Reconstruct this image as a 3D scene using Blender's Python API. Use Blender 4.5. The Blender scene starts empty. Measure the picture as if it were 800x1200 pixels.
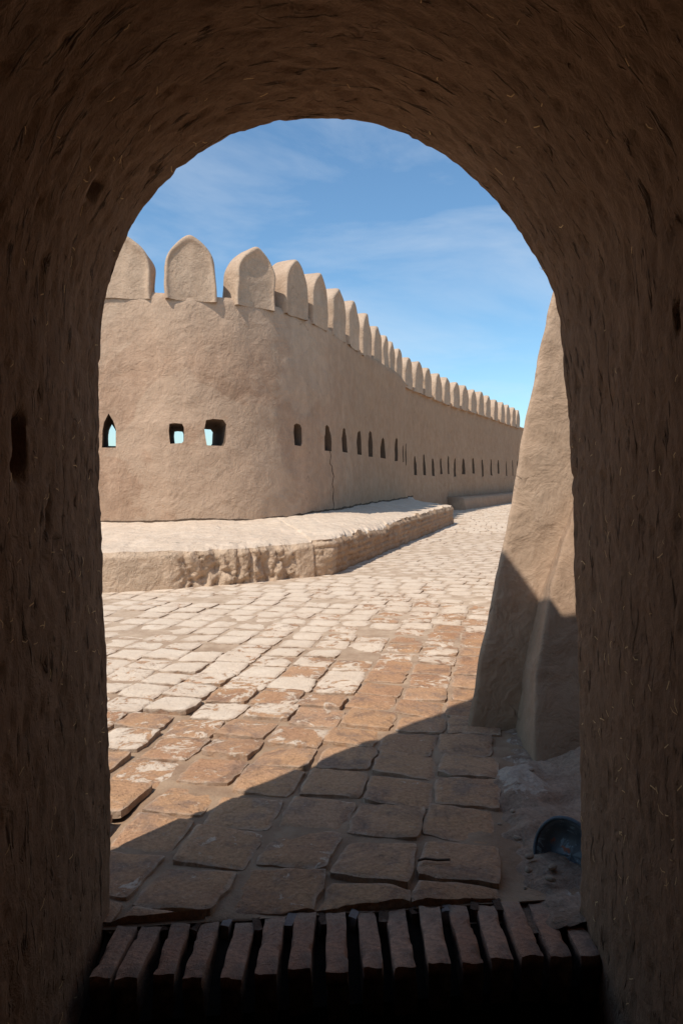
import bpy, bmesh, math, random
from mathutils import Vector, noise, Matrix
random.seed(7)
R = math.radians
C = bpy.context.scene.collection
SC = bpy.context.scene
N3 = lambda x, y, z: noise.noise(Vector((x, y, z)))
def fbm(x, y, z, o=3):
    s = 0; a = 1; t = 0
    for i in range(o):
        s += a * N3(x + 13.1 * i, y - 7.7 * i, z + 3.3 * i); t += a
        a *= .5; x *= 2.03; y *= 2.03; z *= 2.03
    return s / t
def sst(a, b, x):
    t = min(1, max(0, (x - a) / (b - a))); return t * t * (3 - 2 * t)
def lerp(a, b, t): return a + (b - a) * t

# ------------------------------------------------------------------ object helpers
def mesh_obj(name, verts, faces, mats, parent=None, smooth=True, fmat=None, loc=None):
    me = bpy.data.meshes.new(name)
    me.from_pydata([tuple(v) for v in verts], [], faces)
    me.update()
    if not isinstance(mats, (list, tuple)): mats = [mats]
    for m in mats: me.materials.append(m)
    if smooth: me.polygons.foreach_set('use_smooth', [True] * len(me.polygons))
    if fmat: me.polygons.foreach_set('material_index', fmat)
    o = bpy.data.objects.new(name, me); C.objects.link(o)
    if loc: o.location = loc
    if parent: o.parent = parent
    return o
def tag(o, label=None, cat=None, group=None, kind=None):
    if label: o['label'] = label
    if cat: o['category'] = cat
    if group: o['group'] = group
    if kind: o['kind'] = kind
    return o
def empty(name, loc=(0, 0, 0)):
    o = bpy.data.objects.new(name, None); o.location = loc; C.objects.link(o); return o
def fix_normals(o):
    bm = bmesh.new(); bm.from_mesh(o.data)
    bmesh.ops.recalc_face_normals(bm, faces=bm.faces); bm.to_mesh(o.data); bm.free()

# ------------------------------------------------------------------ material helpers
class NT:
    def __init__(s, name):
        s.m = bpy.data.materials.new(name); s.m.use_nodes = True
        s.t = s.m.node_tree; s.n = s.t.nodes; s.l = s.t.links
        s.b = s.n['Principled BSDF']; s.b.inputs['Roughness'].default_value = .95
        s.b.inputs['Specular IOR Level'].default_value = .12
        s.co = s.n.new('ShaderNodeTexCoord').outputs['Object']
    def mapping(s, scale, rot=(0, 0, 0), src=None):
        m = s.n.new('ShaderNodeMapping'); m.inputs['Scale'].default_value = scale
        m.inputs['Rotation'].default_value = rot
        s.l.new(src or s.co, m.inputs['Vector']); return m.outputs[0]
    def noise(s, sc, det=4, rough=.55, dist=0, src=None):
        n = s.n.new('ShaderNodeTexNoise'); n.inputs['Scale'].default_value = sc
        n.inputs['Detail'].default_value = det; n.inputs['Roughness'].default_value = rough
        n.inputs['Distortion'].default_value = dist
        s.l.new(src or s.co, n.inputs['Vector']); return n.outputs['Fac']
    def voro(s, sc, feat='DISTANCE_TO_EDGE', src=None, rnd=1):
        n = s.n.new('ShaderNodeTexVoronoi'); n.feature = feat; n.inputs['Scale'].default_value = sc
        n.inputs['Randomness'].default_value = rnd
        s.l.new(src or s.co, n.inputs['Vector']); return n.outputs['Distance']
    def ramp(s, f, *stops):
        r = s.n.new('ShaderNodeValToRGB'); e = r.color_ramp.elements
        while len(e) < len(stops): e.new(.5)
        for i, (p, c) in enumerate(stops):
            e[i].position = p
            e[i].color = (c, c, c, 1) if isinstance(c, (int, float)) else (*c, 1)
        s.l.new(f, r.inputs[0]); return r.outputs[0]
    def math(s, op, a, b=None, clamp=False):
        m = s.n.new('ShaderNodeMath'); m.operation = op; m.use_clamp = clamp
        for i, v in enumerate((a, b)):
            if v is None: continue
            if isinstance(v, (int, float)): m.inputs[i].default_value = v
            else: s.l.new(v, m.inputs[i])
        return m.outputs[0]
    def mix(s, f, a, b, mode='MIX'):
        m = s.n.new('ShaderNodeMix'); m.data_type = 'RGBA'; m.blend_type = mode
        for sock, v in ((m.inputs[0], f), (m.inputs[6], a), (m.inputs[7], b)):
            if isinstance(v, (int, float)): sock.default_value = v
            elif isinstance(v, tuple): sock.default_value = (*v, 1)
            else: s.l.new(v, sock)
        return m.outputs[2]
    def bump(s, h, strength, dist, prev=None):
        b = s.n.new('ShaderNodeBump'); b.inputs['Strength'].default_value = strength
        b.inputs['Distance'].default_value = dist
        s.l.new(h, b.inputs['Height'])
        if prev: s.l.new(prev, b.inputs['Normal'])
        return b.outputs[0]
    def done(s, col, nrm=None):
        if isinstance(col, tuple): s.b.inputs['Base Color'].default_value = (*col, 1)
        else: s.l.new(col, s.b.inputs['Base Color'])
        if nrm: s.l.new(nrm, s.b.inputs['Normal'])
        return s.m
    def xyz(s, src=None):
        x = s.n.new('ShaderNodeSeparateXYZ'); s.l.new(src or s.co, x.inputs[0]); return x.outputs

def mud(name, c0, c1, c2, fine=1.0, vertical=False, strength=.8, streak=0, grain=1.0, zone=False, foot=False):
    t = NT(name)
    big = t.noise(.7, 5, .6); med = t.noise(5 * fine, 5, .65, .6); sm = t.noise(38, 5, .62, .4)
    src = t.mapping((1, 1, .42) if vertical else (1, 1, .8))
    fib = t.noise(20 * fine, 5, .64, 2.2 if vertical else 1.0, src)
    col = t.mix(t.ramp(big, (.32, 0), (.68, 1)), c0, c1)
    col = t.mix(t.math('MULTIPLY', t.ramp(med, (.45, 0), (.75, 1)), .6), col, c2)
    col = t.mix(t.math('MULTIPLY', t.ramp(fib, (.25, 1), (.46, 0)), .45), col, tuple(v * .55 for v in c0))
    col = t.mix(.22, col, t.mix(1, col, t.ramp(sm, (.3, .55), (.7, 1.35)), 'MULTIPLY'))
    if streak:
        st = t.noise(3.2, 5, .7, .3, t.mapping((1, 1, .06)))
        col = t.mix(streak, col, t.mix(1, col, t.ramp(st, (.38, .72), (.62, 1.15)), 'MULTIPLY'))
    if zone:      # rain stains under the coping, damp grime at the foot, paler re-plastered patches
        z = t.xyz()[2]; nz = t.noise(1.1, 5, .65, .4); runs = t.noise(2.4, 4, .65, .2, t.mapping((1, 1, .10)))
        hi = t.math('MULTIPLY', t.math('ADD', t.math('SUBTRACT', z, 3.55), t.math('MULTIPLY', runs, .9)), 1.1, True)
        col = t.mix(t.math('MULTIPLY', hi, .35), col, (.58, .44, .32))
        lo = t.math('MULTIPLY', t.math('SUBTRACT', t.math('ADD', .55, t.math('MULTIPLY', nz, 1.2)), z), 1.4, True)
        col = t.mix(t.math('MULTIPLY', lo, .45), col, (.33, .225, .15))
        pt = t.ramp(t.noise(.55, 6, .6, .8), (.50, 0), (.54, 1)); col = t.mix(t.math('MULTIPLY', pt, .35), col, (.54, .40, .285))
        fw = t.math('MULTIPLY', t.math('SUBTRACT', t.xyz()[1], 13.2), .28, True); col = t.mix(t.math('MULTIPLY', fw, .75), col, t.mix(t.ramp(med, (.3, 0), (.7, 1)), (.33, .195, .112), (.40, .25, .155)))  # browner beyond the bend: shade of the far stretch painted into the plaster colour
        dk = t.ramp(t.noise(1.6, 7, .7, 1.0), (.56, 0), (.70, 1)); col = t.mix(t.math('MULTIPLY', dk, .4), col, (.34, .23, .155))
    if foot:      # splashed dirt and damp low down
        lo = t.math('MULTIPLY', t.math('SUBTRACT', t.math('ADD', .05, t.math('MULTIPLY', t.noise(2.6, 5, .7, .5), 1.3)), t.xyz()[2]), 1.3, True)
        col = t.mix(t.math('MULTIPLY', lo, .75), col, (.26, .17, .11))
        gr = t.ramp(t.noise(3.4, 7, .72, .8), (.54, 0), (.68, 1)); col = t.mix(t.math('MULTIPLY', gr, .4), col, (.34, .23, .155))
    fis = None
    if vertical:  # fine dark fissures running along the wall and round the vault
        at = t.n.new('ShaderNodeAttribute'); at.attribute_name = 'skin'
        sv = at.outputs['Vector']
        f1 = t.noise(46, 4, .62, .7, t.mapping((1, .20, 1), src=sv)); f2 = t.noise(20, 3, .6, .9, t.mapping((1, .16, 1), src=sv))
        fis = t.math('MULTIPLY', t.ramp(f1, (.33, 0), (.40, 1)), t.ramp(f2, (.27, 0), (.33, 1)))
        col = t.mix(t.math('MULTIPLY', t.math('SUBTRACT', 1, fis), .8), col, tuple(v * .22 for v in c0))
        wm = t.ramp(t.noise(30, 5, .7, .8, t.mapping((1, .5, 1), src=sv)), (.58, 0), (.70, 1)); col = t.mix(t.math('MULTIPLY', wm, .45), col, (.44, .29, .18))
    # cracks in the dried mud, only here and there
    d = t.noise(3.5, 4, .6); wv = t.n.new('ShaderNodeVectorMath'); wv.operation = 'ADD'
    t.l.new(src, wv.inputs[0]); nn = t.n.new('ShaderNodeTexNoise'); nn.inputs['Scale'].default_value = 4 * fine
    t.l.new(t.co, nn.inputs['Vector']); sc = t.n.new('ShaderNodeVectorMath'); sc.operation = 'SCALE'
    sc.inputs['Scale'].default_value = .35 / fine; t.l.new(nn.outputs['Color'], sc.inputs[0]); t.l.new(sc.outputs[0], wv.inputs[1])
    cr = t.ramp(t.voro(2.3 * fine, src=wv.outputs[0]), (0, 0), (.022, 1))
    msk = t.ramp(d, (.58, 0), (.68, .7))
    crk = t.math('SUBTRACT', 1, t.math('MULTIPLY', t.math('SUBTRACT', 1, cr), msk))
    col = t.mix(crk, tuple(v * .35 for v in c0), col)
    b = t.bump(med, .8 * strength, .07 / fine)
    pm = t.ramp(t.noise(2.1, 4, .6, .5), (.42, .12), (.66, 1)); rip = t.math('MULTIPLY', t.noise(10 * fine, 5, .58, .7), pm); b = t.bump(rip, strength * .8, .03 / fine, b)
    fb = t.math('MULTIPLY', fib, t.ramp(t.noise(3.3, 4, .65, .3), (.40, .10), (.62, 1))) if not vertical else fib
    b = t.bump(fb, strength * .9, .022 / fine, b)
    col = t.mix(.5, col, t.mix(1, col, t.ramp(fb, (.08, 1.12), (.34, .92), (.55, 1.06)), 'MULTIPLY'))
    b = t.bump(crk, .5, .012, b)
    b = t.bump(sm, .35 * strength * grain, .008, b)
    if fis: b = t.bump(fis, .8, .006, b)
    return t.done(col, b)

M_wall = mud('curved wall mud plaster', (.445, .288, .192), (.39, .25, .165), (.50, .345, .24), .8, False, .45, .30, zone=True)
M_merlon = mud('merlon mud plaster', (.49, .35, .245), (.44, .305, .21), (.54, .40, .29), 1.0, False, .45, .2)
M_butt = mud('buttress mud plaster', (.45, .315, .218), (.40, .275, .188), (.50, .362, .26), 1.4, False, .42, .2, foot=True)
M_butt2 = mud('darker buttress mud', (.34, .225, .148), (.30, .195, .128), (.40, .275, .19), 1.6, False, .5, .2, foot=True)  # darker copy of the buttress mud, its shade put into the colour
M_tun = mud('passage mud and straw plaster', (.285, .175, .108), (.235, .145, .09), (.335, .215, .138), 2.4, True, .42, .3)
M_top = mud('dusty ledge top', (.61, .475, .355), (.55, .415, .305), (.68, .55, .43), .8, False, .6)
M_rub = mud('eroded mud', (.54, .39, .27), (.48, .335, .225), (.60, .455, .33), 2.0, False, 1.2)
M_bench = mud('bench mud', (.40, .265, .17), (.36, .235, .15), (.47, .33, .225), 1.2, False, .6)
M_dirt = mud('trodden dirt', (.34, .235, .16), (.40, .29, .21), (.55, .46, .38), 3, False, 1.0)

def brick_mud(name):
    t = NT(name)
    nz = t.noise(6, 4, .6, .5)
    sm = t.noise(40, 5, .7)
    col = t.mix(t.ramp(nz, (.35, 0), (.65, 1)), (.33, .205, .122), (.43, .29, .185))
    col = t.mix(.4, col, t.mix(1, col, t.ramp(sm, (.3, .5), (.7, 1.4)), 'MULTIPLY'))
    b = t.bump(nz, .8, .03); b = t.bump(sm, .8, .012, b)
    return t.done(col, b)
M_bface = brick_mud('weathered mud brick courses')

def paver_mat():
    t = NT('worn square paving bricks')
    at = t.n.new('ShaderNodeAttribute'); at.attribute_name = 'tile'
    s = t.n.new('ShaderNodeSeparateColor'); t.l.new(at.outputs['Color'], s.inputs[0])
    rnd, white, edge = s.outputs
    big = t.noise(2.2, 5, .65, .6); med = t.noise(9, 6, .68, .9); sm = t.noise(70, 6, .75)
    base = t.mix(rnd, (.36, .19, .105), (.44, .26, .155))
    base = t.mix(t.ramp(big, (.40, 0), (.62, 1)), base, (.44, .25, .135))
    base = t.mix(t.math('MULTIPLY', t.ramp(t.noise(5, 5, .7), (.52, 0), (.66, 1)), .7), base, (.22, .155, .12))
    base = t.mix(t.math('MULTIPLY', t.ramp(t.noise(3.1, 6, .72, 1.2), (.53, 0), (.63, 1)), .6), base, (.19, .12, .088))
    base = t.mix(t.math('MULTIPLY', t.ramp(t.noise(17, 6, .75, .5), (.58, 0), (.70, 1)), .6), base, (.44, .33, .24))
    base = t.mix(.7, base, t.mix(1, base, t.ramp(sm, (.3, .55), (.7, 1.4)), 'MULTIPLY'))
    # worn lime-white skin, flaked off in patches
    w = t.math('ADD', t.math('MULTIPLY', t.math('SUBTRACT', med, .5), 2.4), t.math('MULTIPLY', t.math('SUBTRACT', t.noise(26, 5, .7, .5), .5), .8))
    w = t.math('ADD', w, white); w = t.math('ADD', w, t.math('MULTIPLY', t.math('SUBTRACT', t.noise(1.7, 3, .6), .5), 1.1))
    w = t.ramp(w, (.46, 0), (.54, .75), (.72, 1))
    wc = t.mix(t.ramp(big, (.3, 0), (.7, 1)), (.58, .445, .33), (.68, .55, .425))
    wc = t.mix(.4, wc, t.mix(1, wc, t.ramp(sm, (.3, .75), (.7, 1.15)), 'MULTIPLY'))
    col = t.mix(w, base, wc)
    jn = t.mix(t.ramp(med, (.4, 0), (.6, 1)), (.30, .20, .135), (.48, .36, .265))
    col = t.mix(t.math('MULTIPLY', t.math('MULTIPLY', edge, 1.6, True), t.ramp(t.noise(13, 4, .6), (.35, .25), (.6, .95))), col, jn)
    b = t.bump(w, .35, .004)
    b = t.bump(med, .8, .016, b); b = t.bump(t.noise(28, 6, .7, .6), .7, .008, b); b = t.bump(sm, .8, .004, b)
    pit = t.ramp(t.noise(45, 3, .6), (.33, 0), (.40, 1)); b = t.bump(pit, .6, .004, b)
    return t.done(col, b)
M_pav = paver_mat()

def joint_mat():
    t = NT('sandy joints')
    n = t.noise(6, 5, .65); s = t.noise(90, 5, .7)
    xyz = t.xyz()
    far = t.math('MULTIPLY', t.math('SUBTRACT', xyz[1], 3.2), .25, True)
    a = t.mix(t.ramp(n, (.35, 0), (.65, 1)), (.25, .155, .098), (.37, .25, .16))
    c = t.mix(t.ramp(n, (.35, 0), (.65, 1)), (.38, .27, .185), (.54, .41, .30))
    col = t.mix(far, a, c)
    b = t.bump(n, .6, .02); b = t.bump(s, .9, .005, b)
    return t.done(col, b)
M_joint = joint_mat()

def brick_edge_mat(dark=1.0):
    t = NT('old fired brick on edge')
    oi = t.n.new('ShaderNodeObjectInfo').outputs['Random']
    n = t.noise(14, 5, .7, .5); s = t.noise(90, 6, .75)
    col = t.mix(oi, (.44, .235, .15), (.56, .34, .23))
    col = t.mix(t.ramp(n, (.42, 0), (.66, 1)), col, (.25, .165, .125))
    col = t.mix(.5, col, t.mix(1, col, t.ramp(s, (.3, .55), (.7, 1.4)), 'MULTIPLY'))
    b = t.bump(n, .35, .010); b = t.bump(t.noise(45, 5, .7), .8, .006, b); b = t.bump(s, .9, .004, b)
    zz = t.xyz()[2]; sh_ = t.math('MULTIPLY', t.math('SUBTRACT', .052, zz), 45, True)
    col = t.mix(t.math('MULTIPLY', sh_, .85), col, (.05, .033, .024))  # shade painted onto the brick sides and ends below the top
    col = t.mix(t.math('MULTIPLY', t.ramp(t.noise(8, 5, .7), (.5, 0), (.65, 1)), .45), col, (.42, .31, .22))
    return t.done(col, b)
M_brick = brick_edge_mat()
def dirt_mat():
    t = NT('dirt with old lime mortar')
    at = t.n.new('ShaderNodeAttribute'); at.attribute_name = 'tile'
    s_ = t.n.new('ShaderNodeSeparateColor'); t.l.new(at.outputs['Color'], s_.inputs[0])
    n = t.noise(7, 6, .68, .6); g = t.noise(60, 6, .75)
    col = t.mix(t.ramp(n, (.35, 0), (.65, 1)), (.25, .165, .115), (.38, .27, .195))
    w = t.math('ADD', s_.outputs[0], t.math('MULTIPLY', t.math('SUBTRACT', t.noise(15, 6, .7, .8), .5), 2.2))
    col = t.mix(t.ramp(w, (.50, 0), (.62, 1)), col, (.44, .35, .275))
    col = t.mix(.6, col, t.mix(1, col, t.ramp(g, (.3, .5), (.7, 1.4)), 'MULTIPLY'))
    b = t.bump(n, .9, .03); b = t.bump(t.noise(22, 6, .7, .5), .9, .012, b); b = t.bump(g, 1, .005, b)
    return t.done(col, b)
M_patch = dirt_mat()
def simple(name, c, rough=.9, spec=.1, bump=.5, sc=40):
    t = NT(name); n = t.noise(sc, 5, .7)
    col = t.mix(t.ramp(n, (.3, 0), (.7, 1)), tuple(v * .7 for v in c), tuple(min(1, v * 1.25) for v in c))
    t.b.inputs['Roughness'].default_value = rough; t.b.inputs['Specular IOR Level'].default_value = spec
    return t.done(col, t.bump(n, bump, .005))
M_straw = simple('dry straw', (.80, .56, .28))
M_stick = simple('dry wood', (.10, .07, .05))
M_shade = simple('shade-dark earth', (.035, .025, .02))  # near-black: shade of the passage floor and brick bed put into the colour
M_chip = simple('dull mortar', (.22, .18, .16))
M_stone = simple('dusty pebble', (.34, .25, .18))
M_hole = simple('shade-toned hole lining', (.15, .10, .068))  # shade inside the loopholes painted as a dark lining
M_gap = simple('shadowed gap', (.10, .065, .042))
M_dark = simple('dark hole lining', (.03, .02, .015))
def enamel():
    t = NT('chipped blue enamel')
    n = t.noise(22, 5, .7, .8); n2 = t.noise(9, 4, .6)
    col = t.mix(t.ramp(n2, (.35, 0), (.65, 1)), (.045, .058, .07), (.10, .125, .145))
    col = t.mix(t.ramp(n, (.56, 0), (.62, 1)), col, (.20, .27, .31))
    col = t.mix(t.ramp(t.noise(14, 3, .6, .3), (.63, 0), (.67, 1)), col, (.30, .10, .06))
    t.b.inputs['Roughness'].default_value = .45; t.b.inputs['Specular IOR Level'].default_value = .5
    return t.done(col, t.bump(n, .4, .003))
M_enamel = enamel()

# ------------------------------------------------------------------ world + sun
SUN = Vector((-.675, -.738, 1.42)).normalized()      # towards the sun
w = bpy.data.worlds.new("World"); SC.world = w; w.use_nodes = True
wn = w.node_tree.nodes; wl = w.node_tree.links
bg = wn['Background']
sky = wn.new('ShaderNodeTexSky'); sky.sky_type = 'NISHITA'; sky.sun_disc = False
sky.sun_elevation = math.asin(SUN.z); sky.sun_rotation = math.atan2(SUN.x, SUN.y)
sky.air_density = 1.0; sky.dust_density = .6; sky.ozone_density = 2.5; sky.altitude = 100
tc = wn.new('ShaderNodeTexCoord')
mp = wn.new('ShaderNodeMapping'); mp.inputs['Scale'].default_value = (1.0, 1.2, 3.0); mp.inputs['Rotation'].default_value = (0, R(30), R(-20)); mp.inputs['Location'].default_value = (4.1, 2.3, 1.9)
wl.new(tc.outputs['Generated'], mp.inputs[0])
cn = wn.new('ShaderNodeTexNoise'); cn.inputs['Scale'].default_value = 2.3; cn.inputs['Detail'].default_value = 9; cn.inputs['Roughness'].default_value = .58; cn.inputs['Distortion'].default_value = .5
wl.new(mp.outputs[0], cn.inputs['Vector'])
cr = wn.new('ShaderNodeValToRGB'); cr.color_ramp.elements[0].position = .47; cr.color_ramp.elements[1].position = .80
cr.color_ramp.elements[1].color = (.5, .5, .5, 1)
wl.new(cn.outputs['Fac'], cr.inputs[0])
mx = wn.new('ShaderNodeMix'); mx.data_type = 'RGBA'
wl.new(cr.outputs[0], mx.inputs[0]); wl.new(sky.outputs[0], mx.inputs[6]); mx.inputs[7].default_value = (5.8, 6.2, 6.6, 1)
gm = wn.new('ShaderNodeMix'); gm.data_type = 'RGBA'; gm.blend_type = 'MULTIPLY'; gm.inputs[0].default_value = 1
gm.inputs[7].default_value = (.84, 1.07, 1.12, 1); wl.new(sky.outputs[0], gm.inputs[6]); wl.new(gm.outputs[2], mx.inputs[6])
wl.new(mx.outputs[2], bg.inputs[0]); bg.inputs[1].default_value = .146
sl = bpy.data.lights.new('sun', 'SUN'); sl.energy = 4.7; sl.angle = R(.5); sl.color = (1, .945, .86)
so = bpy.data.objects.new('sun', sl); C.objects.link(so); so.rotation_euler = SUN.to_track_quat('Z', 'Y').to_euler()

# ------------------------------------------------------------------ camera
CAMZ = 1.25; PITCH = math.atan(40 / 850)
cd = bpy.data.cameras.new('camera'); cam = bpy.data.objects.new('camera', cd); C.objects.link(cam)
cam.location = (0, 0, CAMZ); cam.rotation_euler = (R(90) - PITCH, 0, 0)
cd.sensor_fit = 'VERTICAL'; cd.sensor_height = 36; cd.lens = 850 / 1200 * 36
cd.clip_start = .03; cd.clip_end = 4000
SC.camera = cam
SC.view_settings.view_transform = 'Standard'; SC.view_settings.look = 'None'; SC.view_settings.exposure = 0
def ray(x, y):
    a = (x - 400) / 850; b = (y - 600) / 850
    return Vector((a, math.cos(PITCH) - b * math.sin(PITCH), -math.sin(PITCH) - b * math.cos(PITCH)))
def onY(x, y, Y): d = ray(x, y); return d * (Y / d.y) + Vector((0, 0, CAMZ))
def onZ(x, y, z=0): d = ray(x, y); return d * ((z - CAMZ) / d.z) + Vector((0, 0, CAMZ))

# ------------------------------------------------------------------ ground
def sheet(name, x0, x1, y0, y1, z, m, kind='structure'):
    o = mesh_obj(name, [(x0, y0, z), (x1, y0, z), (x1, y1, z), (x0, y1, z)], [(0, 1, 2, 3)], m)
    return tag(o, kind=kind)
M_land = simple('far desert soil', (.38, .29, .21), bump=.3, sc=3)
sheet('ground', -1500, 1500, -1500, 1500, -.47, M_land)
sheet('terrace', -30, 40, 2.05, 70, -.045, M_land)

# ------------------------------------------------------------------ wall path
WP = [(-11, 11.0), (-8, 11.35), (-6, 11.55), (-3.85, 11.85), (-2.5, 12.0), (-1.47, 12.5), (-.70, 13.5), (0, 15.5), (.9, 18.9), (1.86, 22.6),
      (3.1, 25.9), (4.48, 29.3), (6.2, 33), (8.1, 37.3), (10.1, 41.8), (14, 50.5)]
def catmull(P, n=24):
    P = [Vector(p) for p in P]; out = []
    for i in range(len(P) - 1):
        a = P[max(i - 1, 0)]; b = P[i]; c = P[i + 1]; d = P[min(i + 2, len(P) - 1)]
        for k in range(n):
            t = k / n
            out.append(.5 * ((2 * b) + (c - a) * t + (2 * a - 5 * b + 4 * c - d) * t * t + (3 * b - a - 3 * c + d) * t ** 3))
    out.append(P[-1]); return out
DP = catmull(WP)
CUM = [0]
for i in range(1, len(DP)): CUM.append(CUM[-1] + (DP[i] - DP[i - 1]).length)
def at_s(s):
    s = max(0, min(CUM[-1] - 1e-4, s))
    lo, hi = 0, len(CUM) - 1
    while hi - lo > 1:
        m = (lo + hi) // 2
        if CUM[m] <= s: lo = m
        else: hi = m
    t = (s - CUM[lo]) / (CUM[hi] - CUM[lo])
    p = DP[lo].lerp(DP[hi], t)
    d = (DP[min(hi + 3, len(DP) - 1)] - DP[max(lo - 3, 0)]).normalized()
    return p, d, Vector((d.y, -d.x))          # point, direction, normal towards the walkway
def s_at_ratio(r):
    for i in range(1, len(DP)):
        a = DP[i - 1].x / DP[i - 1].y; b = DP[i].x / DP[i].y
        if a <= r <= b: return CUM[i - 1] + (CUM[i] - CUM[i - 1]) * (r - a) / (b - a + 1e-9)
    return CUM[-1]
S_px = lambda px: s_at_ratio((px - 400) / 850)
WTOP = 4.25; THK = .78
S2 = S_px(472)                                 # where the second, straighter stretch begins
def wall_off(s, z):
    k = (WTOP - z) / WTOP
    o = .16 * k
    # swollen shoulder of plaster where the curve meets the straight stretch
    o += .22 * math.exp(-((s - S2 + 2.0) / 2.2) ** 2) * max(0, 1 - k) ** .5
    o -= .10 * sst(S2 - .3, S2 + .4, s) * (1 if z < WTOP - .12 else .2)
    o += .05 * fbm(s * .6, z * .7, 3.1) + .016 * N3(s * 2.3, z * 2.6, 8) + .009 * fbm(s * 4.5, z * 4.5, 3)
    return o
def build_wall():
    ss = []; s = 0
    while s < CUM[-1]:
        ss.append(s); y = at_s(s)[0].y
        s += .07 if 4.5 < s < 14 else (.16 if y < 30 else .4)
    zs = [-.05 + i * .09 for i in range(48)]; zs = [z for z in zs if z < WTOP - .03] + [WTOP]
    V = []; F = []; nz = len(zs); ns = len(ss)
    for s in ss:
        p, d, n = at_s(s)
        for z in zs:
            q = p + n * wall_off(s, z); zz = z
            if z == WTOP:
                zz += .03 * N3(s * 1.7, 0, 5) + .012 * N3(s * 7, 0, 5); q = q - n * .035
            V.append((q.x, q.y, zz))
    b0 = len(V)
    for s in ss:
        p, d, n = at_s(s)
        for z in zs:
            q = p - n * (THK - .0)
            V.append((q.x, q.y, z))
    for i in range(ns - 1):
        for j in range(nz - 1):
            a = i * nz + j
            F.append((a, a + nz, a + nz + 1, a + 1))
            F.append((b0 + a, b0 + a + 1, b0 + a + nz + 1, b0 + a + nz))
        a = i * nz + nz - 1; F.append((a, a + nz, b0 + a + nz, b0 + a))
        a = i * nz; F.append((a + nz, a, b0 + a, b0 + a + nz))
    for i in (0, ns - 1):
        for j in range(nz - 1):
            a = i * nz + j
            q = (a, a + 1, b0 + a + 1, b0 + a)
            F.append(q if i == 0 else q[::-1])
    o = mesh_obj('wall_face', V, F, M_wall)
    fix_normals(o)
    # loopholes: tapered cutters, wide on the walkway side and small outside
    H = [(130.5, 2.01, .21, .52, 'arch', (-.13, -.03)), (208, 1.98, .23, .34, 'sq', (-.01, -.03)), (252, 2.01, .36, .44, 'sq', (.01, -.05)),
         (345, 2.03, .24, .40, 'sq', (0, 0)), (379.5, 2.03, .20, .50, 'slot', (0, 0)), (400, 2.05, .2, .52, 'slot', (0, 0)),
         (417, 2.05, .22, .56, 'slot', (0, 0)), (429, 2.08, .24, .62, 'slot', (0, 0)), (441.5, 2.03, .26, .54, 'slot', (0, 0)),
         (454.5, 2.05, .26, .66, 'slot', (0, 0)), (464, 1.98, .14, .5, 'slot', (0, 0)), (470, 1.98, .2, .7, 'slot', (0, 0))]
    for k, px in enumerate((485.5, 497, 507, 516.5, 525, 532.5, 542.5, 554, 565, 575, 583.5, 592.5, 600, 606)):
        H.append((px, 1.66 + .05 * math.sin(k * 2.1) + k * .012, (.26, .24, .25, .2, .19, .2, .32, .26)[k % 8], .66 + .08 * math.sin(k * 1.7) + .015 * k, 'slot', (0, 0)))
    CV = []; CF = []
    for (px, z, wd, ht, kind, (ox, oz)) in H:
        s = S_px(px); p, d, n = at_s(s)
        if kind == 'arch': prof = [(-.5, -.5), (.5, -.5), (.5, .05), (.33, .32), (0, .55), (-.36, .28), (-.5, 0)]
        elif kind == 'sq': prof = [(-.42, -.5), (.36, -.5), (.5, -.36), (.5, .3), (.38, .46), (-.1, .5), (-.45, .42), (-.5, .1)]
        else: prof = [(-.5, -.5), (.5, -.5), (.46, .1), (.25, .44), (0, .52), (-.3, .42), (-.5, .05)]
        prof = [(a + random.uniform(-.04, .04), b + random.uniform(-.03, .03)) for a, b in prof]
        if kind == 'slot': wd *= (1.9 if px < 475 else 1.6)
        c = len(CV); m = len(prof)
        deep = px < 300
        for (off, f, sh) in ((.45, 1.0, 0), (.06, 1.0, 0), (-THK * (1.15 if deep else .92), .62 if deep else .55, 1)):
            for (a, b) in prof:
                q = p + n * off + d * (a * wd * f + ox * sh)
                CV.append((q.x, q.y, z + b * ht * f + oz * sh))
        for r in range(2):
            for k in range(m):
                k2 = (k + 1) % m
                CF.append((c + r * m + k, c + r * m + k2, c + (r + 1) * m + k2, c + (r + 1) * m + k))
        CF.append(tuple(c + k for k in range(m))[::-1]); CF.append(tuple(c + 2 * m + k for k in range(m)))
    o.data.materials.append(M_hole); cut = mesh_obj('cutter', CV, CF, [M_wall, M_hole], smooth=False, fmat=[1] * len(CF)); fix_normals(cut)
    md = o.modifiers.new('b', 'BOOLEAN'); md.operation = 'DIFFERENCE'; md.object = cut; md.solver = 'EXACT'
    dg = bpy.context.evaluated_depsgraph_get()
    me = bpy.data.meshes.new_from_object(o.evaluated_get(dg))
    o.modifiers.clear(); o.data = me
    bpy.data.objects.remove(cut)
    for v in me.vertices:
        x, y, z = v.co
        v.co.x += .006 * N3(x * 9, y * 9, z * 9); v.co.y += .006 * N3(x * 9 + 5, y * 9, z * 9)
    me.polygons.foreach_set('use_smooth', [True] * len(me.polygons))
    me.set_sharp_from_angle(angle=R(38))
    return o
wall = empty('parapet_wall', (-1.47, 12.5, 0))
tag(wall, 'long curving mud-plastered parapet wall with loopholes and a row of rounded merlons', 'wall')
def adopt(o, parent):
    o.parent = parent; o.matrix_parent_inverse = Matrix.Translation(-Vector(parent.location)); return o
adopt(build_wall(), wall)

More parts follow.
